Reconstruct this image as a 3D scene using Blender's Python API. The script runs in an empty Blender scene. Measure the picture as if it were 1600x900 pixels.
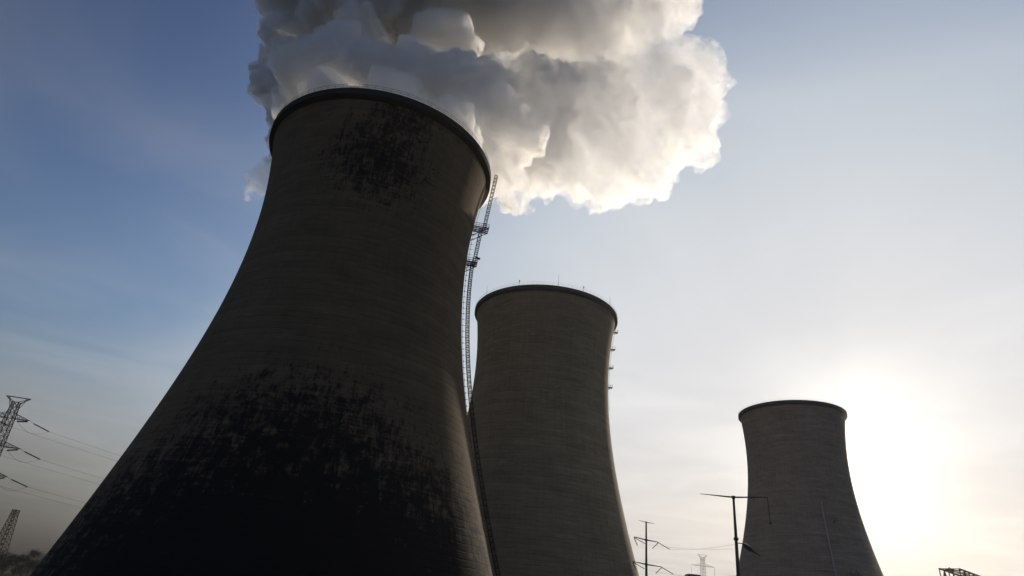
import bpy, bmesh, math, random
from mathutils import Vector, Matrix, noise

SC = bpy.context.scene
COL = SC.collection
R = math.radians
PI = math.pi

# ------------------------------------------------------------------ camera
CAM_Z = 1.6
F_PX = 1016.5
PITCH, ROLL = 0.4723, 0.1011
cp, sp = math.cos(PITCH), math.sin(PITCH)
cr, sr = math.cos(ROLL), math.sin(ROLL)
FWD = Vector((0, cp, sp))
UP0 = Vector((0, -sp, cp))
RGT = Vector((1, 0, 0)) * cr + UP0 * sr
UPV = UP0 * cr - Vector((1, 0, 0)) * sr
EYE = Vector((0, 0, CAM_Z))
cam_d = bpy.data.cameras.new('camera')
cam = bpy.data.objects.new('camera', cam_d)
COL.objects.link(cam)
m = Matrix((RGT, UPV, -FWD)).transposed().to_4x4()
m.translation = EYE
cam.matrix_world = m
cam_d.sensor_width = 36.0
cam_d.lens = F_PX / 1600 * 36.0
cam_d.clip_start = 0.1
cam_d.clip_end = 20000
SC.camera = cam


def ray(px, py):
    return (FWD + RGT * ((px - 800) / F_PX) - UPV * ((py - 450) / F_PX)).normalized()


def at(px, py, Y):
    """world point seen in the photograph at px, py that stands Y metres in front of the camera"""
    d = ray(px, py)
    return EYE + d * (Y / d.y)


# ------------------------------------------------------------------ sky and sun
SUN_DIR = ray(1324, 736)
SUN_EL = math.asin(SUN_DIR.z)
SUN_AZ = math.atan2(SUN_DIR.x, SUN_DIR.y)          # from +Y towards +X

world = bpy.data.worlds.new('World')
SC.world = world
world.use_nodes = True
wn, wl = world.node_tree.nodes, world.node_tree.links
wn.clear()
w_out = wn.new('ShaderNodeOutputWorld')
bg = wn.new('ShaderNodeBackground')
bg.inputs['Strength'].default_value = 0.1
sky = wn.new('ShaderNodeTexSky')
sky.sky_type = 'NISHITA'
sky.sun_disc = False
sky.sun_elevation = SUN_EL
sky.sun_rotation = SUN_AZ
sky.altitude = 0
sky.air_density = 1.0
sky.dust_density = 5.0
sky.ozone_density = 3.0


def wmath(op, a, b=None):
    n = wn.new('ShaderNodeMath'); n.operation = op
    for i, v in enumerate((a, b)):
        if v is None:
            continue
        if isinstance(v, (int, float)):
            n.inputs[i].default_value = v
        else:
            wl.new(v, n.inputs[i])
    return n.outputs[0]


# the smoggy winter sky is flatter round the sun and deeper away from it than clear air: one response per channel
SKY_CURVE = ((1.9, 0.058, 0.605), (2.4, 0.0275, 0.625), (3.1, 0.0133, 0.665))
sepc = wn.new('ShaderNodeSeparateColor')
comc = wn.new('ShaderNodeCombineColor')
wl.new(sky.outputs[0], sepc.inputs[0])
for i, (h_, k_, m_) in enumerate(SKY_CURVE):
    x = wmath('POWER', wmath('MULTIPLY', sepc.outputs[i], 0.1), h_)
    wl.new(wmath('MULTIPLY', wmath('DIVIDE', x, wmath('ADD', x, k_)), m_ * 10.0), comc.inputs[i])
tc = wn.new('ShaderNodeTexCoord')
dot = wn.new('ShaderNodeVectorMath'); dot.operation = 'DOT_PRODUCT'
nrm = wn.new('ShaderNodeVectorMath'); nrm.operation = 'NORMALIZE'
wl.new(tc.outputs['Generated'], nrm.inputs[0])
wl.new(nrm.outputs[0], dot.inputs[0])
dot.inputs[1].default_value = SUN_DIR
cosang0 = dot.outputs['Value']
# dirty air: the sky dims into the last degrees above the horizon
sepd = wn.new('ShaderNodeSeparateXYZ')
wl.new(nrm.outputs[0], sepd.inputs[0])
dim = wn.new('ShaderNodeMapRange')
dim.interpolation_type = 'SMOOTHSTEP'
wl.new(sepd.outputs[2], dim.inputs['Value'])
for key_, val_ in (('From Min', 0.0), ('From Max', 0.34), ('To Min', 0.56), ('To Max', 1.0)):
    dim.inputs[key_].default_value = val_
# thin high cloud, a flat layer seen from below
pz = wmath('MAXIMUM', sepd.outputs[2], 0.05)
lay = wn.new('ShaderNodeCombineXYZ')
wl.new(wmath('DIVIDE', sepd.outputs[0], pz), lay.inputs[0])
wl.new(wmath('DIVIDE', sepd.outputs[1], pz), lay.inputs[1])
veil = wn.new('ShaderNodeTexNoise')
wl.new(lay.outputs[0], veil.inputs['Vector'])
veil.inputs['Scale'].default_value = 0.9
veil.inputs['Detail'].default_value = 5
veil.inputs['Roughness'].default_value = 0.45
veil.inputs['Distortion'].default_value = 0.8
vr = wn.new('ShaderNodeMapRange')
vr.interpolation_type = 'SMOOTHSTEP'
wl.new(veil.outputs['Fac'], vr.inputs['Value'])
for key_, val_ in (('From Min', 0.35), ('From Max', 0.7), ('To Min', 0.0), ('To Max', 0.55)):
    vr.inputs[key_].default_value = val_
hsv = wn.new('ShaderNodeHueSaturation')
hsv.inputs['Saturation'].default_value = 0.45
hsv.inputs['Value'].default_value = 1.2
wl.new(comc.outputs[0], hsv.inputs['Color'])
vm = wn.new('ShaderNodeMix'); vm.data_type = 'RGBA'
wl.new(vr.outputs[0], vm.inputs[0])
wl.new(comc.outputs[0], vm.inputs[6]); wl.new(hsv.outputs[0], vm.inputs[7])
dm = wn.new('ShaderNodeVectorMath'); dm.operation = 'SCALE'
gs = wn.new('ShaderNodeHueSaturation')
gs.inputs['Saturation'].default_value = 0.2
gs.inputs['Value'].default_value = 1.12
bl = wn.new('ShaderNodeHueSaturation')
bl.inputs['Saturation'].default_value = 1.06
bl.inputs['Value'].default_value = 1.08
wl.new(vm.outputs[2], bl.inputs['Color'])
wl.new(bl.outputs[0], gs.inputs['Color'])
gm = wn.new('ShaderNodeMix'); gm.data_type = 'RGBA'
low = wn.new('ShaderNodeMapRange'); low.interpolation_type = 'SMOOTHSTEP'
wl.new(sepd.outputs[2], low.inputs['Value'])
for key_, val_ in (('From Min', 0.02), ('From Max', 0.30), ('To Min', 0.85), ('To Max', 0.0)):
    low.inputs[key_].default_value = val_
far_side = wmath('SUBTRACT', 1.0, cosang0)
lowf = wn.new('ShaderNodeMath'); lowf.operation = 'MULTIPLY'; lowf.use_clamp = True
wl.new(low.outputs[0], lowf.inputs[0]); wl.new(wmath('MULTIPLY', far_side, 4.0), lowf.inputs[1])
wl.new(lowf.outputs[0], gm.inputs[0])
wl.new(bl.outputs[0], gm.inputs[6]); wl.new(gs.outputs[0], gm.inputs[7])
wl.new(gm.outputs[2], dm.inputs[0]); wl.new(dim.outputs[0], dm.inputs['Scale'])
wl.new(dm.outputs[0], bg.inputs['Color'])

cosang = wmath('MAXIMUM', dot.outputs['Value'], 0.0)
AUREOLE = ((230, 0.75, (1.0, 0.91, 0.72)),)
last = bg.outputs[0]
for power, strength, colr in AUREOLE:
    if strength <= 0:
        continue
    b = wn.new('ShaderNodeBackground')
    b.inputs['Color'].default_value = (*colr, 1)
    wl.new(wmath('MULTIPLY', wmath('POWER', cosang, power), strength), b.inputs['Strength'])
    add = wn.new('ShaderNodeAddShader')
    wl.new(last, add.inputs[0]); wl.new(b.outputs[0], add.inputs[1])
    last = add.outputs[0]
wl.new(last, w_out.inputs['Surface'])

sun_d = bpy.data.lights.new('sun', 'SUN')
sun_d.energy = 3.5
sun_d.angle = R(0.53)
sun_d.color = (1.0, 0.87, 0.70)
sun = bpy.data.objects.new('sun', sun_d)
COL.objects.link(sun)
sun.rotation_euler = SUN_DIR.to_track_quat('Z', 'Y').to_euler()
sun.location = (0, 0, 400)

SC.view_settings.view_transform = 'Standard'
SC.view_settings.look = 'None'
SC.view_settings.exposure = 0.0
SC.view_settings.gamma = 1.0
cy = SC.cycles
cy.use_denoising = True
cy.max_bounces = 16
cy.volume_bounces = 16
cy.diffuse_bounces = 3
cy.glossy_bounces = 2
cy.transparent_max_bounces = 8
cy.use_fast_gi = False
cy.sample_clamp_indirect = 4.0


# ------------------------------------------------------------------ helpers
def tag(o, label=None, cat=None, group=None, kind=None):
    if label: o['label'] = label
    if cat: o['category'] = cat
    if group: o['group'] = group
    if kind: o['kind'] = kind
    return o


def empty(name, loc=(0, 0, 0), parent=None):
    o = bpy.data.objects.new(name, None)
    COL.objects.link(o)
    o.location = loc
    if parent: o.parent = parent
    return o


class MB:
    """collects shapes for ONE mesh object"""

    def __init__(self):
        self.v = []
        self.f = []

    def quad_loop(self, rings, closed=True, caps=False):
        base = len(self.v)
        n = len(rings[0])
        for r_ in rings:
            self.v.extend(r_)
        for i in range(len(rings) - 1):
            for j in range(n if closed else n - 1):
                k = (j + 1) % n
                self.f.append((base + i * n + j, base + i * n + k, base + (i + 1) * n + k, base + (i + 1) * n + j))
        if caps:
            self.f.append(tuple(base + j for j in reversed(range(n))))
            self.f.append(tuple(base + (len(rings) - 1) * n + j for j in range(n)))

    def bar(self, a, b, r1, r2=None, n=5):
        a, b = Vector(a), Vector(b)
        r2 = r1 if r2 is None else r2
        d = b - a
        if d.length < 1e-6:
            return
        d.normalize()
        u = d.orthogonal().normalized()
        w = d.cross(u)
        rings = []
        for p, r_ in ((a, r1), (b, r2)):
            rings.append([p + (u * math.cos(2 * PI * j / n) + w * math.sin(2 * PI * j / n)) * r_ for j in range(n)])
        self.quad_loop(rings, True, True)

    def path(self, pts, r_, n=5):
        pts = [Vector(p) for p in pts]
        rings = []
        u = None
        for i, p in enumerate(pts):
            d = (pts[min(i + 1, len(pts) - 1)] - pts[max(i - 1, 0)]).normalized()
            u = d.orthogonal().normalized() if u is None else (u - d * u.dot(d)).normalized()
            w = d.cross(u)
            rad = r_[i] if isinstance(r_, (list, tuple)) else r_
            rings.append([p + (u * math.cos(2 * PI * j / n) + w * math.sin(2 * PI * j / n)) * rad for j in range(n)])
        self.quad_loop(rings, True, True)

    def box(self, c, sx, sy, sz, ax=None):
        c = Vector(c)
        X, Y, Z = ax if ax else (Vector((1, 0, 0)), Vector((0, 1, 0)), Vector((0, 0, 1)))
        lo = [c + X * sx * a + Y * sy * b - Z * sz for a, b in ((-1, -1), (1, -1), (1, 1), (-1, 1))]
        hi = [p + Z * sz * 2 for p in lo]
        self.quad_loop([lo, hi], True, True)

    def build(self, name, mat, parent=None, smooth=False, loc=None):
        me = bpy.data.meshes.new(name)
        off = Vector(loc) if loc is not None else Vector((0, 0, 0))
        me.from_pydata([tuple(Vector(p) - off) for p in self.v], [], self.f)
        me.materials.append(mat)
        if smooth:
            me.polygons.foreach_set('use_smooth', [True] * len(me.polygons))
        me.update()
        o = bpy.data.objects.new(name, me)
        COL.objects.link(o)
        if loc is not None: o.location = off
        if parent: o.parent = parent
        return o


def child(mb, name, mat, parent, origin, smooth=False):
    """world-space shapes as a part of a thing that stands at origin"""
    mb.v = [Vector(p) - origin for p in mb.v]
    return mb.build(name, mat, parent, smooth)


# ------------------------------------------------------------------ materials
class NT:
    def __init__(self, name):
        self.m = bpy.data.materials.new(name)
        self.m.use_nodes = True
        self.n = self.m.node_tree.nodes
        self.l = self.m.node_tree.links
        self.b = self.n['Principled BSDF']
        self.b.inputs['Specular IOR Level'].default_value = 0.25

    def node(self, t, **kw):
        x = self.n.new(t)
        for k, v in kw.items():
            setattr(x, k, v)
        return x

    def put(self, sock, v):
        if isinstance(v, bpy.types.NodeSocket):
            self.l.new(v, sock)
        elif v is not None:
            if hasattr(sock.default_value, '__len__') and not hasattr(v, '__len__'):
                v = (v, v, v)
            sock.default_value = v

    def math(self, op, a, b=None, c=None, clamp=False):
        x = self.node('ShaderNodeMath', operation=op, use_clamp=clamp)
        for i, v in enumerate((a, b, c)):
            if v is not None: self.put(x.inputs[i], v)
        return x.outputs[0]

    def noise(self, vec, scale, detail=4, rough=0.55, dist=0.0):
        x = self.node('ShaderNodeTexNoise')
        self.put(x.inputs['Vector'], vec)
        x.inputs['Scale'].default_value = scale
        x.inputs['Detail'].default_value = detail
        x.inputs['Roughness'].default_value = rough
        x.inputs['Distortion'].default_value = dist
        return x.outputs['Fac']

    def scale(self, vec, s):
        x = self.node('ShaderNodeVectorMath', operation='MULTIPLY')
        self.put(x.inputs[0], vec)
        x.inputs[1].default_value = s
        return x.outputs[0]

    def step(self, v, lo, hi, a=0.0, b=1.0):
        x = self.node('ShaderNodeMapRange', interpolation_type='SMOOTHSTEP')
        self.put(x.inputs['Value'], v)
        for k, q in (('From Min', lo), ('From Max', hi), ('To Min', a), ('To Max', b)):
            x.inputs[k].default_value = q
        return x.outputs[0]

    def mix(self, fac, a, b):
        x = self.node('ShaderNodeMix', data_type='RGBA')
        self.put(x.inputs[0], fac)
        for i, v in ((6, a), (7, b)):
            if isinstance(v, bpy.types.NodeSocket): self.l.new(v, x.inputs[i])
            else: x.inputs[i].default_value = (*v, 1)
        return x.outputs[2]

    def color(self, v):
        if isinstance(v, bpy.types.NodeSocket): self.l.new(v, self.b.inputs['Base Color'])
        else: self.b.inputs['Base Color'].default_value = (*v, 1)

    def bump(self, h, strength=0.4, dist=0.1):
        x = self.node('ShaderNodeBump')
        x.inputs['Strength'].default_value = strength
        x.inputs['Distance'].default_value = dist
        self.put(x.inputs['Height'], h)
        self.l.new(x.outputs[0], self.b.inputs['Normal'])


def plain(name, c1, c2, scale, rough=0.7, metal=0.0):
    t = NT(name)
    p = t.node('ShaderNodeNewGeometry').outputs['Position']
    t.color(t.mix(t.noise(p, scale, 5), c1, c2))
    t.b.inputs['Roughness'].default_value = rough
    t.b.inputs['Metallic'].default_value = metal
    return t.m


def concrete(name, base, dark, patches):
    """weathered slip-formed concrete; UV is metres round the shell and metres up it.
    patches: (u, v, ru, rv, weight) dark areas: soot and moss, and shade painted low on the near tower"""
    t = NT(name)
    uv = t.node('ShaderNodeUVMap').outputs[0]
    sep = t.node('ShaderNodeSeparateXYZ')
    t.l.new(uv, sep.inputs[0])
    u, v = sep.outputs[0], sep.outputs[1]
    # wavering lift lines and panel joints
    wob = t.math('MULTIPLY', t.math('SUBTRACT', t.noise(t.scale(uv, (0.15, 0.3, 1)), 1.0, 3), 0.5), 0.9)
    vv = t.math('ADD', v, wob)
    lift = t.math('FRACT', t.math('DIVIDE', vv, 1.3))
    line = t.math('SUBTRACT', 1.0, t.step(t.math('ABSOLUTE', t.math('SUBTRACT', lift, 0.5)), 0.36, 0.5, 1, 0))
    ring_id = t.math('FLOOR', t.math('DIVIDE', vv, 1.3))
    cmb = t.node('ShaderNodeCombineXYZ')
    t.put(cmb.inputs[0], t.math('MULTIPLY', u, 0.045))
    t.put(cmb.inputs[1], t.math('MULTIPLY', ring_id, 3.7))
    band = t.noise(cmb.outputs[0], 1.0, 5, 0.7)                     # each lift has its own tone along it
    streak = t.noise(t.scale(uv, (0.9, 0.05, 1)), 1.0, 5, 0.6)      # run-off streaks
    blot = t.noise(t.scale(uv, (0.06, 0.05, 1)), 1.0, 6, 0.6)
    fine = t.noise(t.scale(uv, (1.6, 2.4, 1)), 1.0, 5, 0.65)
    tone = t.math('ADD', t.math('MULTIPLY', band, 0.9), t.math('ADD', t.math('MULTIPLY', streak, 0.3), t.math('MULTIPLY', blot, 0.5)))
    tone = t.math('ADD', tone, t.math('MULTIPLY', fine, 0.35))
    col = t.mix(t.step(tone, 0.65, 1.45), tuple(c * 0.62 for c in base), tuple(c * 1.3 for c in base))
    rough_edge = t.math('MULTIPLY', line, t.step(t.noise(t.scale(uv, (0.22, 0.5, 1)), 1.0, 4, 0.7), 0.42, 0.62))
    col = t.mix(t.math('MULTIPLY', rough_edge, 0.55), col, tuple(c * 0.35 for c in base))
    # vertical panel joints and pale repair patches
    pj = t.math('ABSOLUTE', t.math('SUBTRACT', t.math('FRACT', t.math('DIVIDE', u, 5.89)), 0.5))
    joint = t.math('MULTIPLY', t.step(pj, 0.476, 0.5), t.step(t.noise(t.scale(uv, (0.17, 0.09, 1)), 1.0, 3, 0.6), 0.4, 0.65))
    col = t.mix(t.math('MULTIPLY', joint, 0.45), col, tuple(c * 0.4 for c in base))
    pale = t.step(t.noise(t.scale(uv, (0.10, 0.62, 1)), 1.0, 5, 0.7, 0.4), 0.57, 0.72)
    col = t.mix(t.math('MULTIPLY', pale, 0.5), col, tuple(c * 1.55 for c in base))
    # soot and moss, plus shade painted on the near tower's lower part
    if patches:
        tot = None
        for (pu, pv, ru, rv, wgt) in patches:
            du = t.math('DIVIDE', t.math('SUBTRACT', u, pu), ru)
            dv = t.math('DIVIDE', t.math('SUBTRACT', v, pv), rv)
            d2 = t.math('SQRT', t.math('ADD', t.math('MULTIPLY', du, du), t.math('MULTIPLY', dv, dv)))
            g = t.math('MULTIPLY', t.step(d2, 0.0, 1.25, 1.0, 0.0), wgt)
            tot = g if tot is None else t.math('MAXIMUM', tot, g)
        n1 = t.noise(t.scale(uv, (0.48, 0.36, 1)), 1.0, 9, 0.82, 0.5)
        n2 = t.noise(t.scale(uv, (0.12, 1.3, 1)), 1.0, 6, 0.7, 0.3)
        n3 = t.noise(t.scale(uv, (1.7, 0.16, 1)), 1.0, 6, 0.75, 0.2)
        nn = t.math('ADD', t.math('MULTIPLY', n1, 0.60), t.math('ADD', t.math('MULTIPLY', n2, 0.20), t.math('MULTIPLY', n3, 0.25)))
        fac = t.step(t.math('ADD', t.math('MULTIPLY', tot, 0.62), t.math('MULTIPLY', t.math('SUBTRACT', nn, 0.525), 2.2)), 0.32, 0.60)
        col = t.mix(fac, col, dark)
    t.color(col)
    t.b.inputs['Roughness'].default_value = 0.92
    t.b.inputs['Specular IOR Level'].default_value = 0.12
    hgt = t.math('ADD', t.math('MULTIPLY', line, -0.6), t.math('ADD', t.math('MULTIPLY', fine, 0.5), t.math('MULTIPLY', band, 0.8)))
    t.bump(hgt, 0.6, 0.12)
    return t.m


M_STEEL = plain('painted_steel', (0.022, 0.02, 0.018), (0.045, 0.036, 0.03), 0.8, 0.8, 0.0)
M_GALV = plain('galvanised_steel', (0.10, 0.10, 0.10), (0.17, 0.165, 0.16), 0.5, 0.55, 0.6)
M_POLE = plain('weathered_pole_steel', (0.09, 0.07, 0.055), (0.14, 0.11, 0.09), 0.6, 0.6, 0.3)
M_INSUL = plain('brown_insulator', (0.03, 0.02, 0.015), (0.05, 0.03, 0.02), 2.0, 0.35)
M_WIRE = plain('conductor', (0.05, 0.05, 0.05), (0.08, 0.08, 0.08), 0.3, 0.5, 0.5)
M_RUST = plain('rusty_red_steel', (0.07, 0.03, 0.022), (0.12, 0.05, 0.035), 0.9, 0.7, 0.1)
M_BARK = plain('bark', (0.04, 0.03, 0.025), (0.07, 0.055, 0.045), 1.5, 0.9)
M_TWIG = plain('twigs', (0.06, 0.05, 0.045), (0.10, 0.085, 0.07), 0.7, 0.9)
M_BRICK = plain('dark_render', (0.06, 0.045, 0.04), (0.1, 0.08, 0.07), 0.5, 0.9)
M_ROOF = plain('roof_sheet', (0.05, 0.045, 0.04), (0.08, 0.07, 0.065), 0.5, 0.7)
M_GLASS = plain('dark_glass', (0.02, 0.022, 0.025), (0.03, 0.032, 0.035), 0.4, 0.15)
M_LIP = plain('dark_lip_concrete', (0.012, 0.0115, 0.011), (0.035, 0.032, 0.03), 0.35, 0.9)  # near-black tone over the whole near rim ring
M_LIP2 = plain('grey_lip_concrete', (0.05, 0.048, 0.045), (0.085, 0.08, 0.075), 0.35, 0.9)
M_PIPE = plain('pale_pipe_paint', (0.27, 0.26, 0.25), (0.36, 0.35, 0.33), 0.6, 0.6)


# ------------------------------------------------------------------ ground
def ground():
    t = NT('winter_field')
    p = t.node('ShaderNodeNewGeometry').outputs['Position']
    n = t.noise(p, 0.05, 8, 0.6)
    n2 = t.noise(p, 1.3, 6, 0.6)
    c = t.mix(n, (0.05, 0.045, 0.032), (0.09, 0.075, 0.05))
    t.color(t.mix(t.step(n2, 0.4, 0.7), c, (0.06, 0.055, 0.045)))
    t.b.inputs['Roughness'].default_value = 1.0
    t.b.inputs['Specular IOR Level'].default_value = 0.0
    mb = MB()
    rings = []
    for rr in (2, 20, 80, 250, 700, 1200, 1950):
        rings.append([Vector((rr * math.cos(2 * PI * j / 96), rr * math.sin(2 * PI * j / 96), 0)) for j in range(96)])
    mb.quad_loop(rings)
    mb.f.append(tuple(range(96)))
    tag(mb.build('ground', t.m), kind='structure')


ground()

# ------------------------------------------------------------------ cooling towers
H = 105.0


def r_of(z, pr):
    zt, a, bu, bl = pr
    b = bu if z > zt else bl
    return a * math.sqrt(1 + ((z - zt) / b) ** 2)


def cooling_tower(x, y, s, pr, dr, lip_h, mat, lip_mat, label, u0):
    base = Vector((x, y, 0))
    root = empty('cooling_tower', base)
    tag(root, label, 'cooling tower', 'hyperbolic concrete cooling towers')
    NS, NR = 192, 84
    toward = math.atan2(-y, -x)                     # azimuth that faces the camera: u = 0 there
    bm = bmesh.new()
    uvl = bm.loops.layers.uv.new('UVMap')
    prof = [((H - lip_h * 0.2) * i / NR, 0) for i in range(NR + 1)]
    outer = [(z * s, r_of(z, pr) * s) for z, _ in prof]
    thick = 0.45
    inner = [(z, r_ - thick) for z, r_ in reversed(outer)]
    line = outer + inner
    vs = []
    for z, r_ in line:
        vs.append([bm.verts.new((r_ * math.cos(toward + PI + 2 * PI * j / NS), r_ * math.sin(toward + PI + 2 * PI * j / NS), z)) for j in range(NS)])
    for i in range(len(line) - 1):
        for j in range(NS):
            k = (j + 1) % NS
            f = bm.faces.new((vs[i][j], vs[i][k], vs[i + 1][k], vs[i + 1][j]))
            f.smooth = True
            for lp, (ii, jj) in zip(f.loops, ((i, j), (i, j + 1), (i + 1, j + 1), (i + 1, j))):
                lp[uvl].uv = ((jj / NS - 0.5) * 2 * PI * 30 * s, line[ii][0])
    me = bpy.data.meshes.new('shell')
    bm.to_mesh(me); bm.free()
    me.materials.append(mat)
    sh = bpy.data.objects.new('shell', me)
    COL.objects.link(sh)
    sh.parent = root
    # lip ring round the top
    rt = r_of(H, pr) * s
    rb = r_of(H - lip_h, pr) * s
    o = dr * s
    zt, zb = H * s, (H - lip_h) * s
    prof = [(rb + 0.02, zb - 0.35), (rb + o * 0.9, zb), (rt + o, zb + 0.25), (rt + o, zt - 0.12), (rt + o - 0.12, zt),
            (rt - 0.7, zt), (rt - 0.7, zt - 0.6), (rb + 0.02, zb - 0.35)]
    mb = MB()
    rings = [[Vector((r_ * math.cos(2 * PI * j / NS), r_ * math.sin(2 * PI * j / NS), z)) for j in range(NS)] for r_, z in prof]
    mb.quad_loop(rings)
    mb.build('rim_ring', lip_mat, root)
    # handrail on the rim
    mb = MB()
    rr = rt + o - 0.2
    npost = 96
    rail_r = 0.028 if x < 0 else 0.018
    for j in range(npost):
        a = 2 * PI * j / npost
        c_, s_ = math.cos(a), math.sin(a)
        mb.bar((rr * c_, rr * s_, zt), (rr * c_, rr * s_, zt + 1.15), rail_r, n=4)
    for hz in (0.6, 1.15):
        ring = [Vector((rr * math.cos(2 * PI * j / NS), rr * math.sin(2 * PI * j / NS), zt + hz)) for j in range(NS + 1)]
        mb.path(ring, rail_r, 4)
    mb.build('handrail', M_STEEL, root)
    return root, base


PR1 = (78.98, 25.21, 54.8, 58.53)
PR2 = (78.98 + 1.585, 25.21 - 1.184, 54.8, 58.53 + 1.374)
PR3 = (78.98 + 3.053, 25.21 - 2.883, 54.8, 58.53 - 2.898)
X1, Y1 = -37.084, 140.027
X2, Y2 = 13.819, 223.987
X3, Y3, S3 = 172.142, 369.792, 1.1891

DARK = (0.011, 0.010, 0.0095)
M_C1 = concrete('sooty_shaded_tower_concrete', (0.14, 0.102, 0.062), DARK,
                [(-1, 89, 28, 22, 0.92), (2, 100, 18, 14, 0.9), (0, 2, 62, 42, 1.35), (-3, 22, 40, 28, 1.0)])  # upper two areas are soot; lower two mix soot with painted-in shade
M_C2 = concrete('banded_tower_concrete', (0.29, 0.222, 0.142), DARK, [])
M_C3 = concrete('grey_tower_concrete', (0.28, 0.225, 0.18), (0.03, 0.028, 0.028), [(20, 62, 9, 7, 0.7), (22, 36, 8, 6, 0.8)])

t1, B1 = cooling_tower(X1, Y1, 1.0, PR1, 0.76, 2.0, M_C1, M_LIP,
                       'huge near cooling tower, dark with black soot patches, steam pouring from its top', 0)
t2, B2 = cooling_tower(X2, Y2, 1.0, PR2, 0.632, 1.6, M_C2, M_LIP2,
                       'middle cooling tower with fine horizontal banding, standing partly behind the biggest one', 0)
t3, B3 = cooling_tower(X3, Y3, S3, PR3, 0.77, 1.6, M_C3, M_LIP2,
                       'smallest, farthest cooling tower with the sun glowing behind its right edge', 0)


def meridian(x, y, s, pr, phi):
    """f(z, off, side): a point off metres outside the shell on the meridian phi, side metres along the shell"""
    er = Vector((math.cos(phi), math.sin(phi), 0))
    et = Vector((-math.sin(phi), math.cos(phi), 0))

    def f(z, off=0.0, side=0.0, ref=None):
        zz = z if ref is None else ref
        return Vector((x, y, z)) + er * (r_of(min(zz / s, H), pr) * s + off) + et * side
    return f, er, et


# ---- caged ladder with two platforms on the near tower
def silhouette_phi(x, y, s, pr, z):
    D = math.hypot(x, y)
    r_ = r_of(z / s, pr) * s
    drr = (r_of(z / s + .05, pr) - r_of(z / s - .05, pr)) / 0.1
    return math.atan2(y, x) - math.acos(max(-1, min(1, -(r_ - drr * (z - CAM_Z)) / D)))


def ladder(root, base, pts, side_v, out_v, w=0.48, cage=0.7, hoop=1.25, rung=0.4, rr=0.09, mat=M_STEEL):
    """pts: list of world points up the ladder. Rails and rungs, with the cage as a sub-part"""
    def sample(step):
        out = []
        carry = 0.0
        for a, b in zip(pts, pts[1:]):
            L = (b - a).length
            t = carry
            while t < L:
                out.append(a.lerp(b, t / L)); t += step
            carry = t - L
        return out
    mb = MB()
    for sgn in (-1, 1):
        mb.path([p + side_v * w * sgn for p in pts], rr, 4)
    for p in sample(rung):
        mb.bar(p - side_v * w, p + side_v * w, 0.018, n=3)
    lad = child(mb, 'ladder', mat, root, base)
    mb = MB()
    angs = [PI * k / 6 for k in range(7)]
    def hp(p, a):
        return p + side_v * (cage * math.cos(a)) + out_v * (0.15 + 0.7 * math.sin(a))
    for p in sample(hoop):
        mb.path([hp(p, a) for a in angs], 0.085, 4)
    for a in angs[::1]:
        mb.path([hp(p, a) for p in pts], 0.055, 4)
    child(mb, 'safety_cage', mat, lad, base)
    return lad


def platform(root, base, c, er, et, depth, width, shell_p, rail=1.1, brace=2.4, mat=M_STEEL, k_=1.0):
    """grating deck standing out from the shell on two raking braces"""
    mb = MB()
    z = Vector((0, 0, 1))
    inner = shell_p
    for k in range(9):
        a = inner + et * (-width + 2 * width * k / 8)
        mb.bar(a, a + er * depth, 0.045 * k_, n=4)
    for k in range(6):
        a = inner + er * (depth * k / 5)
        mb.bar(a - et * width, a + et * width, 0.06 * k_, n=4)
    for sgn in (-1, 1):
        a = inner + et * width * sgn
        for q in (0.0, 0.14):
            mb.bar(a - z * q, a + er * depth - z * q, 0.1 * k_, n=4)
        mb.bar(a + er * depth, a - er * 0.6 - z * brace, 0.11 * k_, n=4)
        mb.bar(a + er * depth * 0.9, a + er * 0.1 - z * brace * 0.45, 0.05 * k_, n=4)
    pf = child(mb, 'access_platform', mat, root, base)
    mb = MB()
    corners = [inner - et * width, inner - et * width + er * depth, inner + et * width + er * depth, inner + et * width]
    for a, b in zip(corners, corners[1:]):
        for q in (0.5, rail):
            mb.bar(a + z * q, b + z * q, 0.06 * k_, n=4)
        n = max(2, int((b - a).length / 0.6))
        for k in range(n + 1):
            p = a.lerp(b, k / n)
            mb.bar(p, p + z * rail, 0.05 * k_, n=4)
    child(mb, 'guard_rail', mat, pf, base)
    return pf


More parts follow.
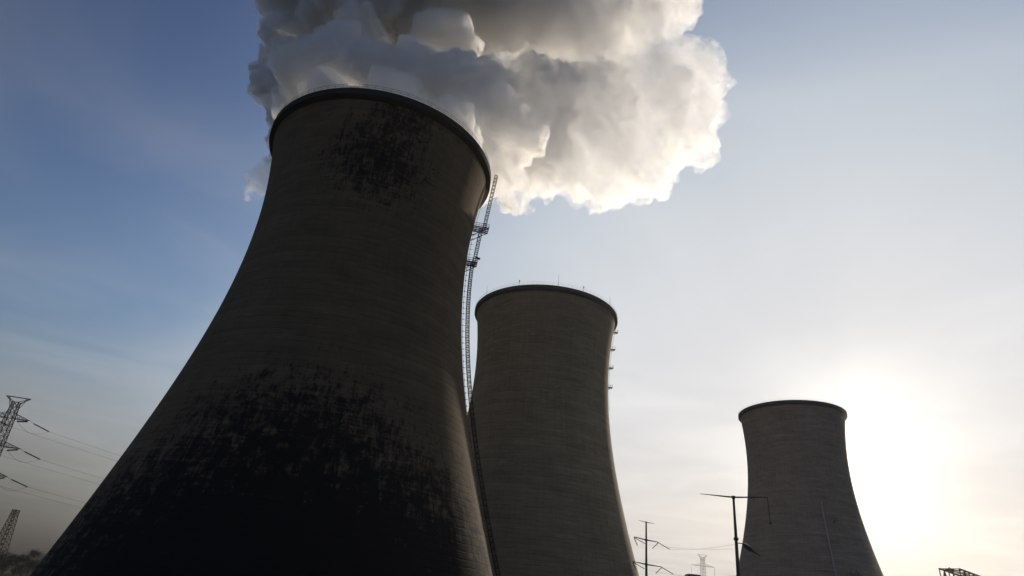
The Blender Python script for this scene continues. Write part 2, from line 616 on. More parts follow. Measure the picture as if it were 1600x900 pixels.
def near_ladder():
    phi = silhouette_phi(X1, Y1, 1, PR1, 78) + 0.05
    f, er, et = meridian(X1, Y1, 1, PR1, phi)
    zp2, zp1 = 80.6, 91.0
    low = [f(z, 1.15) for z in [0.5 + (zp2 - 0.5) * i / 40 for i in range(41)]]
    ladder(t1, B1, low, et, er)
    mid = [f(zp2, 1.5), f(zp1, 1.6)]
    ladder(t1, B1, mid, et, er)
    top = [f(zp1, 2.3), f(zp1, 2.3) + (f(H + 3.6, 1.7) - f(zp1, 2.3))]
    ladder(t1, B1, top, et, er)
    # cable run with brackets between ladder and shell
    mb = MB()
    mb.path([f(z, 0.35, -0.2) for z in [0.5 + (H - 3) * i / 50 for i in range(51)]], 0.05, 4)
    for i in range(60):
        z = 2 + i * 1.5
        mb.bar(f(z, -0.1, -0.2), f(z, 1.1, -0.2), 0.03, n=4)
        mb.box(f(z, 0.4, -0.2), 0.1, 0.14, 0.1)
    child(mb, 'cable_run', M_STEEL, t1, B1)
    platform(t1, B1, None, er, et, 3.9, 1.3, f(zp1, 0.0), brace=3.2)
    p2 = platform(t1, B1, None, er, et, 2.7, 1.1, f(zp2, 0.0))
    # floodlight on the lower platform's corner
    c = f(zp2, 0.0) + er * 2.7 + Vector((0, 0, 1))
    mb = MB()
    mb.bar(c - Vector((0, 0, 1)), c + Vector((0, 0, .75)), 0.05)
    mb.box(c + Vector((0, 0, .75)) + er * .25, .38, .22, .2)
    mb.box(c + Vector((0, 0, .95)) - er * .25, .28, .2, .17)
    child(mb, 'floodlight', M_STEEL, t1, B1)


near_ladder()


# ---- platforms, ladder, beacons of the middle tower
def middle_fittings():
    phi = silhouette_phi(X2, Y2, 1, PR2, 86) + 0.12
    f, er, et = meridian(X2, Y2, 1, PR2, phi)
    mb = MB()
    pts = [f(z, 0.5) for z in [71 + (H - 72) * i / 20 for i in range(21)]]
    for sgn in (-1, 1):
        mb.path([p + et * .25 * sgn for p in pts], 0.025, 4)
    for k in range(60):
        p = f(71.5 + k * .54, 0.5)
        mb.bar(p - et * .25, p + et * .25, .018, n=3)
    child(mb, 'ladder', M_STEEL, t2, B2)
    for z in (79.5, 87.0, 94.3, 101.3):
        platform(t2, B2, None, er, et, 1.7, 0.6, f(z), 1.0, 1.0, k_=0.5)
    rt = r_of(H, PR2) + 0.5
    tw = math.atan2(-Y2, -X2)
    for a, hgt, nm in ((-0.38, 1.5, 'warning_lamp'), (0.48, 1.5, 'warning_lamp'), (0.13, 4.5, 'lightning_rod'), (-0.95, 3.6, 'lightning_rod'), (1.0, 3.6, 'lightning_rod')):
        mb = MB()
        p = Vector((X2 + rt * math.cos(tw + a), Y2 + rt * math.sin(tw + a), H))
        mb.bar(p, p + Vector((0, 0, hgt)), 0.06, 0.03, 5)
        if nm == 'warning_lamp':
            mb.bar(p + Vector((0, 0, hgt - .1)), p + Vector((0, 0, hgt + .45)), 0.2, 0.16, 8)
        child(mb, nm, M_STEEL, t2, B2)
    rt = r_of(H, PR1) + 0.5


middle_fittings()


# ---- pipe and gallery rails of the far tower
def far_fittings():
    tw = math.atan2(-Y3, -X3)
    f, er, et = meridian(X3, Y3, S3, PR3, tw + 0.34)
    mb = MB()
    mb.path([f(z, 0.5) for z in [0.2 + 71 * i / 40 for i in range(41)]], 0.42, 8)
    child(mb, 'riser_pipe', M_PIPE, t3, B3, True)
    for z in (37.5, 54.5):
        mb = MB()
        pts = []
        for k in range(13):
            g, _, _ = meridian(X3, Y3, S3, PR3, tw + 0.10 + 0.27 * k / 12)
            pts.append(g(z, 0.25))
        mb.path(pts, 0.2, 5)
        child(mb, 'branch_pipe', M_PIPE, t3, B3, True)


far_fittings()


# ------------------------------------------------------------------ steam
STEAM_NEAR, STEAM_FAR = 1.3, 0.14


def steam():
    random.seed(7)
    V = []
    zax = Vector((0, 0, 1))
    # column rising out of the mouth
    for (dx, dy, z, rad) in ((0, 0, 99, 23), (-8, 0, 106, 17), (8, 2, 106, 17), (0, 8, 107, 17), (0, -7, 104, 17), (14, 4, 104, 12), (-14, 3, 104, 12)):
        V.append((Vector((X1 + dx, Y1 + dy, z)), rad))
    B = [  # px, py, Y, radius in px
        (478, 114, 133, 55), (530, 103, 134, 55), (560, 120, 160, 62), (650, 140, 166, 78), (735, 190, 172, 60), (490, 130, 160, 50), (575, 112, 137, 58), (640, 128, 140, 62), (705, 135, 145, 66), (765, 175, 152, 62),
        (795, 225, 160, 46), (790, 262, 166, 40), (770, 135, 156, 42), (440, 160, 145, 30), (610, 180, 134, 70), (700, 210, 140, 70), (520, 165, 130, 60), (470, 95, 180, 50),
        (560, 0, 235, 130), (700, 20, 245, 130), (820, 40, 250, 105), (490, 30, 222, 62), (620, 100, 235, 90), (760, 110, 240, 90), (515, 215, 235, 75), (445, 165, 166, 38), (458, 190, 190, 45), (435, 120, 172, 36), (480, 150, 175, 50), (565, 300, 245, 72), (645, 250, 245, 80), (725, 275, 240, 60), (690, 225, 225, 70), (600, 200, 200, 80), (700, 260, 200, 70), (530, 180, 190, 70), (760, 260, 215, 50), (620, 330, 250, 60), (942, 312, 212, 30), (815, 324, 200, 20), (1000, 300, 216, 26), (470, 130, 215, 60),  # mostly unseen blobs added at the back to keep sun off the near steam
        (450, 50, 190, 48), (425, 105, 195, 36), (408, 140, 198, 22), (470, 0, 190, 66), (440, 190, 170, 26), (408, 287, 215, 30), (428, 262, 215, 30), (440, 225, 212, 34), (392, 296, 214, 20),
        (560, 10, 180, 100), (680, 10, 185, 115), (800, 20, 190, 105), (900, 50, 195, 85), (960, 10, 200, 90), (1030, 0, 210, 70), (1040, -60, 215, 80),
        (860, 130, 178, 48), (825, 165, 186, 45), (835, 205, 192, 42), (800, 140, 186, 60), (690, 60, 175, 60), (560, 60, 170, 55), (870, 180, 182, 40), (845, 230, 190, 50),
        (1075, 110, 222, 58), (1105, 130, 224, 40), (1080, 175, 224, 55), (1075, 215, 224, 48), (1010, 225, 220, 78), (935, 240, 212, 80), (960, 285, 214, 46), (870, 255, 204, 58),
        (900, 295, 208, 30), (1020, 290, 220, 30), (1095, 250, 226, 28), (835, 290, 200, 34), (795, 305, 200, 26), (1000, 150, 208, 85), (920, 165, 198, 80),
        (700, -140, 200, 140), (860, -130, 205, 130), (980, -150, 215, 110), (540, -120, 195, 110), (1040, -160, 225, 80), (760, -280, 215, 150), (930, -290, 225, 130),
    ]
    for (px, py, Y, rp) in B:
        c = at(px, py, Y)
        depth = (c - EYE).dot(FWD)
        V.append((c, rp * depth / F_PX))
    kids = []
    for c, rad in V[7:]:
        for _ in range(6):
            d = Vector((random.gauss(0, 1), random.gauss(0, 1), random.gauss(0, 1))).normalized()
            q = rad * random.uniform(0.22, 0.42)
            kids.append((c + d * (rad - q * 0.45), q))
    bm = bmesh.new()
    for c, rad in V + kids:
        bmesh.ops.create_icosphere(bm, subdivisions=3 if rad > 6 else 2, radius=rad, matrix=Matrix.Translation(c))
    me = bpy.data.meshes.new('steam_blobs')
    bm.to_mesh(me); bm.free()

    def remeshed(me_, size):
        tmp = bpy.data.objects.new('steam_blobs', me_)
        COL.objects.link(tmp)
        md = tmp.modifiers.new('remesh', 'REMESH')
        md.mode = 'VOXEL'
        md.voxel_size = size
        res = bpy.data.meshes.new_from_object(tmp.evaluated_get(bpy.context.evaluated_depsgraph_get()))
        bpy.data.objects.remove(tmp)
        bpy.data.meshes.remove(me_)
        return res
    out = remeshed(me, 0.75)
    # cauliflower displacement
    n = len(out.vertices)
    newco = []
    for v in out.vertices:
        p = v.co
        inside = math.hypot(p.x - X1, p.y - Y1) < 26.5 and p.z < H + 1.5
        w = Vector((noise.noise(p * 0.06 + Vector((3, 0, 0))), noise.noise(p * 0.06 + Vector((0, 9, 0))), noise.noise(p * 0.06 + Vector((0, 0, 17))))) * 3.0
        q = p + w
        a = 0.0
        amp, fr = 4.4, 0.06
        for k in range(5):
            x = abs(noise.noise(q * fr + Vector((k * 7.3, k * 3.1, 0))))
            a += amp * (0.32 - x) * 1.6 * -1.0
            amp *= 0.64; fr *= 2.05
        if inside: a = min(a, 0.0) * 0.3
        newco.append(p + v.normal * a)
    for v, c in zip(out.vertices, newco):
        v.co = c
    # keep the steam inside the mouth of the tower below its rim
    for v in out.vertices:
        z = v.co.z
        if z < H + 0.5:
            d = math.hypot(v.co.x - X1, v.co.y - Y1)
            lim = r_of(min(z, H), PR1) - 1.0
            if d < 40 and d > lim and z > 70 and abs(v.co.y - Y1) < 34 and d < lim + 6:
                v.co.x = X1 + (v.co.x - X1) * lim / d
                v.co.y = Y1 + (v.co.y - Y1) * lim / d
    out = remeshed(out, 0.75)
    out.name = 'steam_plume'
    # drop the small loose bits and the sealed hollows
    nv = len(out.vertices)
    par = list(range(nv))
    def find(a):
        while par[a] != a:
            par[a] = par[par[a]]; a = par[a]
        return a
    for e in out.edges:
        a, b = find(e.vertices[0]), find(e.vertices[1])
        if a != b: par[a] = b
    cnt = {}
    roots = [find(i) for i in range(nv)]
    for r_ in roots: cnt[r_] = cnt.get(r_, 0) + 1
    wisp = at(402, 290, 215)
    bm = bmesh.new(); bm.from_mesh(out); bm.verts.ensure_lookup_table()
    bmesh.ops.delete(bm, geom=[v for v in bm.verts if cnt[roots[v.index]] < 4000 and (v.co - wisp).length > 30], context='VERTS')
    bm.to_mesh(out); bm.free()
    out.polygons.foreach_set('use_smooth', [True] * len(out.polygons))
    out.materials.clear()
    mt = bpy.data.materials.new('steam')
    mt.use_nodes = True
    nn, ll = mt.node_tree.nodes, mt.node_tree.links
    nn.clear()
    o_ = nn.new('ShaderNodeOutputMaterial')
    pv = nn.new('ShaderNodeVolumePrincipled')
    pv.inputs['Color'].default_value = (0.976, 0.975, 0.975, 1)
    pv.inputs['Anisotropy'].default_value = 0.68
    def nmath(op, a, b=None):
        x = nn.new('ShaderNodeMath'); x.operation = op
        for i, v in enumerate((a, b)):
            if v is None: continue
            if isinstance(v, (int, float)): x.inputs[i].default_value = v
            else: ll.new(v, x.inputs[i])
        return x.outputs[0]
    def ramp(v, a, b, c, d):
        x = nn.new('ShaderNodeMapRange'); x.interpolation_type = 'SMOOTHSTEP'
        ll.new(v, x.inputs['Value'])
        for k, q in (('From Min', a), ('From Max', b), ('To Min', c), ('To Max', d)):
            x.inputs[k].default_value = q
        return x.outputs[0]
    pos = nn.new('ShaderNodeNewGeometry').outputs['Position']
    # it thins as it drifts off to the lower right
    pa, pb = at(640, 60, 180), at(960, 270, 212)
    dv = (pb - pa)
    sub = nn.new('ShaderNodeVectorMath'); sub.operation = 'SUBTRACT'
    ll.new(pos, sub.inputs[0]); sub.inputs[1].default_value = pa
    dt = nn.new('ShaderNodeVectorMath'); dt.operation = 'DOT_PRODUCT'
    ll.new(sub.outputs[0], dt.inputs[0]); dt.inputs[1].default_value = dv / dv.length_squared
    thin = ramp(dt.outputs['Value'], 0.0, 1.0, STEAM_NEAR, STEAM_FAR)
    dw = nn.new('ShaderNodeVectorMath'); dw.operation = 'DISTANCE'
    ll.new(pos, dw.inputs[0]); dw.inputs[1].default_value = at(402, 290, 215)
    thin = nmath('MULTIPLY', thin, ramp(dw.outputs['Value'], 6.0, 34.0, 0.14, 1.0))       # the torn wisp left of the rim
    nz = nn.new('ShaderNodeTexNoise')
    ll.new(pos, nz.inputs['Vector'])
    nz.inputs['Scale'].default_value = 0.11
    nz.inputs['Detail'].default_value = 4
    nz.inputs['Roughness'].default_value = 0.6
    nz2 = nn.new('ShaderNodeTexNoise')
    ll.new(pos, nz2.inputs['Vector'])
    nz2.inputs['Scale'].default_value = 0.33
    nz2.inputs['Detail'].default_value = 4
    nz2.inputs['Roughness'].default_value = 0.65
    nz2.inputs['Distortion'].default_value = 0.7
    dens = nmath('MULTIPLY', ramp(nz.outputs['Fac'], 0.36, 0.6, 0.25, 1.2), ramp(nz2.outputs['Fac'], 0.38, 0.62, 0.1, 1.7))
    ll.new(nmath('MULTIPLY', thin, dens), pv.inputs['Density'])
    ll.new(pv.outputs[0], o_.inputs['Volume'])
    out.materials.append(mt)
    o = bpy.data.objects.new('steam_plume', out)
    COL.objects.link(o)
    tag(o, 'thick grey and white steam cloud billowing out of the biggest cooling tower', 'steam', kind='stuff')


steam()


# ------------------------------------------------------------------ pylons, poles and wires
def lattice_column(mb, levels, sections, r_leg, r_brace):
    """levels: (z, half width); sections: number of X-braced panels between them"""
    def hw(z):
        for (z0, w0), (z1, w1) in zip(levels, levels[1:]):
            if z <= z1:
                return w0 + (w1 - w0) * (z - z0) / (z1 - z0)
        return levels[-1][1]
    zs = []
    z0, z1 = levels[0][0], levels[-1][0]
    tot = 0.0
    steps = [hw(z0 + (z1 - z0) * (i + .5) / sections) ** 0.6 for i in range(sections)]
    acc = 0.0
    zs.append(z0)
    for q in steps:
        acc += q
        zs.append(z0 + (z1 - z0) * acc / sum(steps))
    sg = ((-1, -1), (1, -1), (1, 1), (-1, 1))
    for (za, wa), (zb, wb) in zip(levels, levels[1:]):
        for sx, sy in sg:
            mb.bar((sx * wa, sy * wa, za), (sx * wb, sy * wb, zb), r_leg, n=4)
    for za, zb in zip(zs, zs[1:]):
        wa, wb = hw(za), hw(zb)
        for k in range(4):
            (ax, ay), (bx, by) = sg[k], sg[(k + 1) % 4]
            mb.bar((ax * wa, ay * wa, za), (bx * wb, by * wb, zb), r_brace, n=3)
            mb.bar((bx * wa, by * wa, za), (ax * wb, ay * wb, zb), r_brace, n=3)
            mb.bar((ax * wb, ay * wb, zb), (bx * wb, by * wb, zb), r_brace, n=3)
    return hw


def lattice_arm(mb, z, w, L, sgn, drop, rc, rb, n=4):
    """tapering arm along +-x at height z; its lower chord is level, its upper chord falls to the tip"""
    tip = Vector((sgn * L, 0, z))
    for sy in (-1, 1):
        a = Vector((sgn * w, sy * w, z)); b = Vector((sgn * w, sy * w, z + drop))
        mb.bar(a, tip, rc, n=4); mb.bar(b, tip, rc, n=4)
        for k in range(n):
            t0, t1_ = k / n, (k + 1) / n
            mb.bar(a.lerp(tip, t0), b.lerp(tip, t1_) if k < n - 1 else tip, rb, n=3)
            mb.bar(b.lerp(tip, t0), a.lerp(tip, t0), rb, n=3)
    for k in range(n):
        for base in (z, z + drop):
            p = Vector((sgn * w, -w, base)).lerp(tip, k / n); q = Vector((sgn * w, w, base)).lerp(tip, k / n)
            mb.bar(p, q, rb, n=3)


def string(mb, a, b, r_=0.13):
    """a chain of insulator discs"""
    a, b = Vector(a), Vector(b)
    n = max(4, int((b - a).length / 0.22))
    pts, rad = [], []
    for i in range(n * 2 + 1):
        pts.append(a.lerp(b, i / (n * 2))); rad.append(r_ if i % 2 else r_ * 0.45)
    mb.path(pts, rad, 6)


ARMS = ((26.0, 6.0), (34.2, 6.3), (42.6, 5.6))


def lattice_pylon(loc, rz, label, scale=1.0, group=None, strings=True, slim=1.0, arms=ARMS, run=0.0):
    root = empty('lattice_pylon', loc)
    root.rotation_euler = (0, 0, rz)
    tag(root, label, 'pylon', group)
    k = scale
    mb = MB()
    hw = lattice_column(mb, [(0, 4.4 * k), (24 * k, 1.5 * k), (43 * k, 1.05 * k), (47.6 * k, 0.8 * k)], 19, 0.14 * slim, 0.075 * slim)
    mb.build('lattice_body', M_GALVD, root)
    mb = MB()
    for sgn in (-1, 1):
        mb.bar((sgn * .8 * k, 0, 47 * k), (sgn * 3.3 * k, 0, 49 * k), .09 * slim, n=4)
        for sy in (-1, 1):
            mb.bar((sgn * .8 * k, sy * .8 * k, 47.6 * k), (sgn * 3.3 * k, sy * .15, 49.05 * k), .09 * slim, n=4)
            mb.bar((sgn * .8 * k, sy * .8 * k, 45.4 * k), (sgn * 2.4 * k, sy * .3, 48.9 * k), .08 * slim, n=4)
    for sy in (-1, 1):
        mb.bar((-3.3 * k, sy * .2, 49.05 * k), (3.3 * k, sy * .2, 49.05 * k), .12 * slim, n=4)
    mb.build('earth_wire_arm', M_GALVD, root)
    rl = Vector((math.sin(run), math.cos(run), 0))          # along the line, in the pylon's own axes
    rb_ = Vector((math.sin(run) * -.2, -1, 0)).normalized()
    for z, L in arms:
        for sgn in (-1, 1):
            mb = MB()
            lattice_arm(mb, z * k, hw(z * k), L * k, sgn, 1.5 * k, 0.1 * slim, 0.06 * slim)
            arm = mb.build('cross_arm', M_GALVD, root)
            if not strings:
                mb = MB(); string(mb, (sgn * L * k * .97, 0, z * k), (sgn * L * k * .97, 0, z * k - 5), .14)
                mb.build('insulator_string', M_INSUL, arm)
                continue
            tip = Vector((sgn * L * k, 0, z * k - .1))
            ends = []
            for dv in (rb_, rl):
                mb = MB()
                ends.append(tip + dv * 6.0 - Vector((0, 0, 1.6)))
                mb.path([tip, tip + dv * 1.2 - Vector((0, 0, .4))], .05, 4)
                string(mb, tip + dv * 1.2 - Vector((0, 0, .4)), ends[-1], 0.22)
                mb.build('insulator_string', M_INSUL, arm)
            mb = MB()
            mb.path([ends[0].lerp(ends[1], t / 10) - Vector((0, 0, 2.0 * math.sin(PI * t / 10))) for t in range(11)], .035, 4)
            mb.build('jumper_wire', M_WIRE, arm)
    return root


def wire(a, b, sag, label, group, r_=0.04, n=24):
    a, b = Vector(a), Vector(b)
    mb = MB()
    mb.path([a.lerp(b, i / n) - Vector((0, 0, sag * 4 * (i / n) * (1 - i / n))) for i in range(n + 1)], r_, 4)
    o = mb.build('power_line', M_WIRE, loc=a)
    tag(o, label, 'power line', group)
    return o


M_GALVD = plain('dull_galvanised_steel', (0.03, 0.03, 0.03), (0.055, 0.052, 0.05), 0.5, 0.8, 0.0)

PYL = Vector((-147.2, 200.0, 0))
RZ = R(14)                                         # arms point right
RUN = Vector((math.sin(R(38)), math.cos(R(38)), 0))  # the line runs away to the right
PYL2 = PYL + RUN * 262
lattice_pylon(PYL, RZ, 'dark lattice pylon with three cross arms cut off by the left edge', run=R(38 + 14))
lattice_pylon(PYL2, RZ, 'lattice pylon standing behind the middle cooling tower', run=R(38 + 14))
ax_ = Vector((math.cos(RZ), math.sin(RZ), 0))
side_w = {1: 'right hand', -1: 'left hand'}
lev_w = ('lowest', 'middle', 'top')
for i, (z, L) in enumerate(ARMS):
    for sgn in (1, -1):
        a = PYL + ax_ * (sgn * L) + RUN * 6.0 + Vector((0, 0, z - 1.7))
        b = PYL2 + ax_ * (sgn * L) - RUN * 5.0 + Vector((0, 0, z - 1.7))
        wire(a, b, 6.0, 'thin wire off the %s tip of the dark left pylon\'s %s arm' % (side_w[sgn], lev_w[i]), 'wires from the dark left pylon', 0.03)

# narrow lattice mast below the pylon
mast_top = at(25.5, 797, 300)
mst = empty('lattice_mast', (mast_top.x, mast_top.y, 0))
tag(mst, 'plain tapering lattice mast without arms, low at the left edge above the trees', 'mast')
mb = MB()
lattice_column(mb, [(0, 2.6), (mast_top.z - 2.2, 1.05), (mast_top.z, 0.95)], 13, 0.16, 0.085)
mb.build('lattice_body', M_GALVD, mst)
mb = MB()
mb.box((0, 0, mast_top.z), 1.15, 1.15, 0.12)
for sx, sy in ((-1, -1), (1, -1), (1, 1), (-1, 1)):
    mb.bar((sx, sy, mast_top.z - 2.4), (-sx, sy, mast_top.z), .1, n=4)
mb.build('head_frame', M_GALVD, mst)


# tubular steel poles on the right
def tube_arm(mb, a, b, r1, r2):
    mb.bar(a, b, r1, r2, 8)


P1 = at(1009.6, 815, 200)
pole1 = empty('power_pole', (P1.x, P1.y, 0))
tag(pole1, 'slim tubular power pole with three cross arms beside the middle cooling tower', 'power pole')
pole1.rotation_euler = (0, 0, R(42))
mb = MB(); mb.bar((0, 0, 0), (0, 0, P1.z), 0.50, 0.22, 10)
for z in (P1.z - 5.1, P1.z - 11.7):
    mb.bar((0, 0, z - .25), (0, 0, z + .25), 0.42, 0.42, 10)
mb.build('pole', M_POLE, pole1, True)
P1ARMS = []
for zz, lt, rt_ in ((P1.z - 0.2, 3.2, 3.6), (P1.z - 5.1, 5.2, 5.4), (P1.z - 11.7, 5.8, 7.0)):
    mb = MB()
    for sgn, L in ((-1, lt), (1, rt_)):
        mb.bar((0, 0, zz), (sgn * L, -0.5 * sgn, zz + .15), 0.2 if zz < P1.z - 1 else 0.12, 0.09 if zz < P1.z - 1 else 0.04, 6)
    arm = mb.build('cross_arm', M_POLE, pole1)
    P1ARMS.append((zz, lt, rt_))
    if zz < P1.z - 1:
        for sgn, L in ((-1, lt), (1, rt_)):
            tip = Vector((sgn * L, -.5 * sgn, zz))
            mb = MB(); string(mb, tip, tip + Vector((2.6, -2.2, -1.5)), .14); mb.build('insulator_string', M_INSUL, arm)
            mb = MB(); string(mb, tip, tip + Vector((-2.2 if sgn > 0 else 2.4, .6, -1.9)), .14); mb.build('insulator_string', M_INSUL, arm)

P2 = at(1146, 777, 130)
pole2 = empty('power_pole', (P2.x, P2.y, 0))
tag(pole2, 'taller nearer tubular power pole with one long tapering top arm before the farthest tower', 'power pole')
mb = MB(); mb.bar((0, 0, 0), (0, 0, P2.z), 0.47, 0.21, 10)
zj = at(1149, 842, 130).z
mb.bar((0, 0, zj - .22), (0, 0, zj + .22), 0.47, 0.47, 10)
mb.bar((0, 0, P2.z - .3), (0, 0, P2.z + .25), 0.34, 0.34, 8)
mb.build('pole', M_POLE, pole2, True)
mb = MB()
lt = at(1094, 771.5, 131.5) - Vector((P2.x, P2.y, 0)); rt_ = at(1199, 777, 128.5) - Vector((P2.x, P2.y, 0))
mb.bar((0, 0, P2.z), lt, 0.17, 0.05, 6); mb.bar((0, 0, P2.z), rt_, 0.17, 0.08, 6)
arm = mb.build('top_arm', M_POLE, pole2)
mb = MB(); string(mb, rt_, rt_ + Vector((0.15, 0, -4.6)), 0.1); mb.bar(rt_ + Vector((0.15, 0, -4.6)), rt_ + Vector((0.15, 0, -5.0)), .22, .22, 6)
mb.build('insulator_string', M_INSUL, arm)
mb = MB()
zs_ = at(1151, 848.5, 130).z
st = at(1160, 849, 130) - Vector((P2.x, P2.y, 0))
mb.bar((0, 0, zs_), st, 0.1, 0.08, 6)
arm2 = mb.build('side_bracket', M_POLE, pole2)
mb = MB()
e2 = at(1187, 868, 124) - Vector((P2.x, P2.y, 0))
pts = [st.lerp(e2, t / 12) for t in range(13)]
mb.path(pts, [.1, .3, .42, .48, .5, .5, .45, .36, .28, .2, .16, .14, .1], 7)
mb.build('insulator_string', M_INSUL, arm2)

base1 = Vector((P1.x, P1.y, 0))
lev_p = ('', 'upper', 'lower')
for i, (zz, l_, r_) in enumerate(P1ARMS):
    if i == 0:
        continue
    for sgn, L in ((-1, l_), (1, r_)):
        a = base1 + Matrix.Rotation(R(42), 3, 'Z') @ Vector((sgn * L + 2.6, -.5 * sgn - 2.2, zz - 1.5))
        b = Vector((P2.x, P2.y, 0)) + Vector((sgn * 0.55, 0.2, (zs_ if i == 1 else zs_ - 5.5) - (.0 if sgn > 0 else 1.1)))
        wire(a, b, 0.5, 'faint wire off the %s end of the slim power pole\'s %s insulator arm' % ('left' if sgn < 0 else 'right', lev_p[i]), 'wires between the two power poles', 0.022)

# far pylon, almost lost in the glare
F_ = at(1097.5, 867, 470)
lattice_pylon((F_.x, F_.y, 0), R(12), 'pale distant lattice pylon low between the two tubular power poles', F_.z / 49.05, None, False, 0.6, ((42.5, 8.0),))
fp = Vector((F_.x, F_.y, 0))
k_ = F_.z / 49.05
for sgn, nm in ((-1, 'left'), (1, 'right')):
    z, L = 42.5, 8.0
    a = fp + Vector((sgn * L * k_ * math.cos(R(12)), sgn * L * k_ * math.sin(R(12)), z * k_ - 5))
    wire(a, a + Vector((330, 60, 4)), 13, 'very faint wire leaving the %s arm of the pale distant pylon' % nm, 'wires of the pale distant pylon', 0.03)


# ------------------------------------------------------------------ conveyor truss and building at the lower edge
def conveyor_truss():
    a = at(1467.5, 888.5, 118)
    L, W, Ht = 34.0, 3.0, 3.6
    base = Vector((a.x, a.y, 0))
    root = empty('lattice_gantry', base)
    tag(root, 'red brown steel lattice gantry poking up at the lower right edge', 'gantry')
    dirv = Vector((1, 0.85, 0.0)).normalized()
    sd = Vector((dirv.y, -dirv.x, 0))
    z0, z1 = a.z, a.z - Ht
    n = 14
    mb = MB()
    for q in (0, W):
        for z in (z0, z1):
            mb.bar(sd * q + Vector((0, 0, z)), sd * q + dirv * L + Vector((0, 0, z)), .15, n=4)
        for k in range(n + 1):
            p = sd * q + dirv * (L * k / n)
            mb.bar(p + Vector((0, 0, z0)), p + Vector((0, 0, z1)), .085, n=4)
            if k < n:
                p2 = sd * q + dirv * (L * (k + 1) / n)
                aa, bb = (z0, z1) if k % 2 else (z1, z0)
                mb.bar(p + Vector((0, 0, aa)), p2 + Vector((0, 0, bb)), .09, n=4)
    for z in (z0, z1):
        for k in range(n + 1):
            p = dirv * (L * k / n) + Vector((0, 0, z))
            mb.bar(p, p + sd * W, .08, n=4)
            if k < n:
                mb.bar(p + sd * (W if k % 2 else 0), dirv * (L * (k + 1) / n) + Vector((0, 0, z)) + sd * (0 if k % 2 else W), .045, n=4)
    mb.build('truss_frame', M_RUST, root)
    mb = MB()
    p = dirv * 4.1 + sd * 0.4 + Vector((0, 0, z0 + .25))
    mb.box(p, .55, .4, .2)
    mb.bar(p + Vector((0, 0, .2)), p + Vector((0, 0, .42)), .2, .1, 8)
    mb.build('pulley_block', M_RUST, root)
    for k in (2, 8, 13):
        for q in (0, W):
            p = sd * q + dirv * (L * k / n)
            mb = MB()
            mb.bar((p.x, p.y, 0), (p.x, p.y, z1), .16, n=4)
            mb.build('leg', M_RUST, root)


conveyor_truss()


def far_building():
    a = at(1085, 897.3, 330)
    base = Vector((a.x, a.y + 3, 0))
    root = empty('industrial_building', base)
    tag(root, 'dark brown flat building top just showing at the lower edge below the pale distant pylon', 'building')
    mb = MB(); mb.box((0, 0, (a.z - .6) / 2), 2.5, 3, (a.z - .6) / 2); w = mb.build('wall', M_BRICK, root)
    mb = MB(); mb.box((0, 0, a.z - .3), 2.8, 3.3, .3); mb.build('roof', M_ROOF, root)
    for k in range(8):
        mb = MB(); mb.box((0, -3.0, 3 + k * 3.6), .7, .06, .8); mb.build('window', M_GLASS, root)


far_building()


# ------------------------------------------------------------------ trees and hedge at lower left
def winter_tree(x, y, h, w, seed, label):
    rnd = random.Random(seed)
    root = empty('bare_tree', (x, y, 0))
    tag(root, label, 'tree', 'bare trees on the horizon at left')
    mb = MB()
    mb.path([(0, 0, 0), (rnd.uniform(-.2, .2), 0, h * .25), (rnd.uniform(-.4, .4), .1, h * .55), (rnd.uniform(-.4, .4), 0, h * .85)], [h * .022, h * .018, h * .011, h * .004], 6)
    for k in range(9):
        z = h * rnd.uniform(.25, .7); a = rnd.uniform(0, 2 * PI); L = w * rnd.uniform(.5, .95)
        mb.path([(0, 0, z), (L * .5 * math.cos(a), L * .5 * math.sin(a), z + L * .45), (L * math.cos(a), L * math.sin(a), z + L * rnd.uniform(.6, 1.0))], [h * .009, h * .006, h * .002], 4)
    mb.build('trunk', M_BARK, root)
    mb = MB()
    cl = [(rnd.uniform(-.6, .6) * w, rnd.uniform(-.6, .6) * w, h * rnd.uniform(.15, .86), w * rnd.uniform(.35, .6)) for _ in range(16)]
    for cx, cy_, cz, cr_ in cl:
        for _ in range(210):
            d = Vector((rnd.gauss(0, 1), rnd.gauss(0, 1), rnd.gauss(0, .8)))
            p = Vector((cx, cy_, cz)) + d * cr_ * .5
            q = p + Vector((rnd.gauss(0, .25), rnd.gauss(0, .25), rnd.uniform(.1, .6)))
            s_ = Vector((rnd.uniform(-1, 1), rnd.uniform(-1, 1), 0)) * .07
            b = len(mb.v)
            mb.v += [p - s_, p + s_, q + s_ * .3, q - s_ * .3]
            mb.f.append((b, b + 1, b + 2, b + 3))
    mb.build('crown', M_TWIG, root)


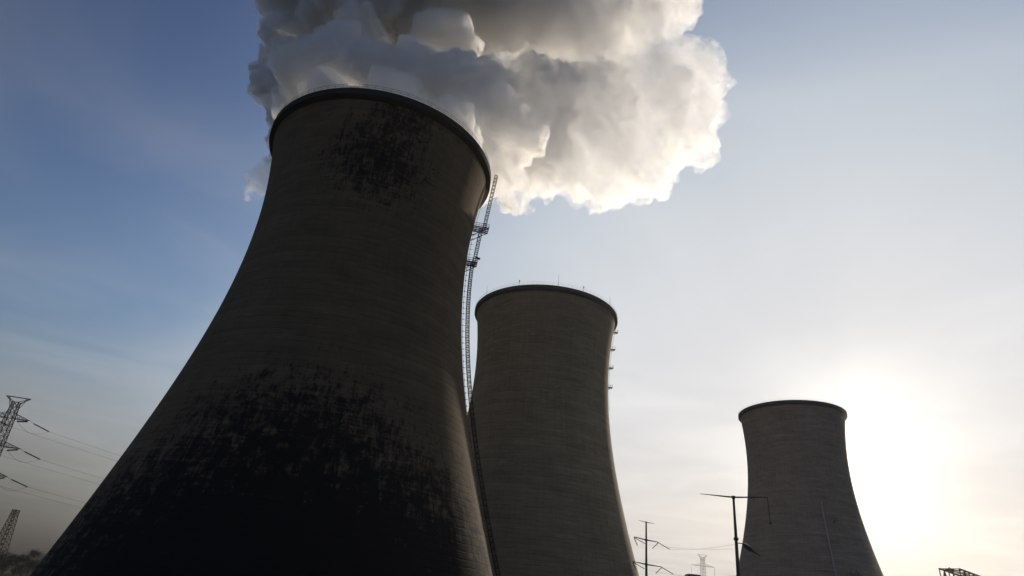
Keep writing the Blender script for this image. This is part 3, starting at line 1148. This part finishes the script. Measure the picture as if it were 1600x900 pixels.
TREES = ((-34, 866, 290, 4.2, 'bare tree just outside the left edge'), (3, 862, 300, 4.0, 'bare hazy tree at the very left edge, below the lattice mast'),
         (19, 858, 305, 3.4, 'bare hazy tree second from the left edge, with a rounded top'), (34, 864, 280, 3.2, 'low bare tree, third from the left edge'),
         (47, 862, 310, 3.2, 'bare tree between the low one and the one with the highest crown'), (59, 856.5, 300, 3.7, 'bare tree with the highest crown of the row at lower left'),
         (71, 860, 290, 3.4, 'bare tree partly hidden behind the slanting left edge of the biggest tower'))
for i, (px, py, Y, w, lab) in enumerate(TREES):
    p = at(px, py, Y)
    winter_tree(p.x, p.y, p.z, w, 40 + i, lab)


def hedge():
    rnd = random.Random(5)
    mb = MB()
    for k in range(14000):
        t = rnd.uniform(0, 1)
        x = -150 + 68 * t
        top = 2.6 + 0.7 * noise.noise(Vector((x * .35, 0, 0))) + .3 * noise.noise(Vector((x * 1.3, 3, 0)))
        p = Vector((x, 118 + rnd.gauss(0, .6), rnd.uniform(0, 1) * top))
        d = Vector((rnd.gauss(0, .1), rnd.gauss(0, .1), rnd.uniform(.05, .3)))
        s_ = Vector((rnd.uniform(-1, 1), rnd.uniform(-1, 1), rnd.uniform(-.3, .3))) * .09
        b = len(mb.v)
        mb.v += [p - s_, p + s_, p + d + s_, p + d - s_]
        mb.f.append((b, b + 1, b + 2, b + 3))
    tag(mb.build('hedge', M_TWIG, loc=Vector((-116, 118, 0))), 'low dark hedge along the lower left edge in front of the trees', 'hedge')


hedge()


# ------------------------------------------------------------------ haze
def haze():
    mb = MB()
    mb.box((0, 0, 159), 2000, 2000, 160)
    mt = bpy.data.materials.new('winter_haze')
    mt.use_nodes = True
    nn, ll = mt.node_tree.nodes, mt.node_tree.links
    nn.clear()
    o_ = nn.new('ShaderNodeOutputMaterial')
    pv = nn.new('ShaderNodeVolumePrincipled')
    pv.inputs['Color'].default_value = (0.84, 0.80, 0.74, 1)
    pv.inputs['Density'].default_value = 0.00012
    pv.inputs['Anisotropy'].default_value = 0.65
    ll.new(pv.outputs[0], o_.inputs['Volume'])
    tag(mb.build('haze', mt), kind='stuff')


haze()
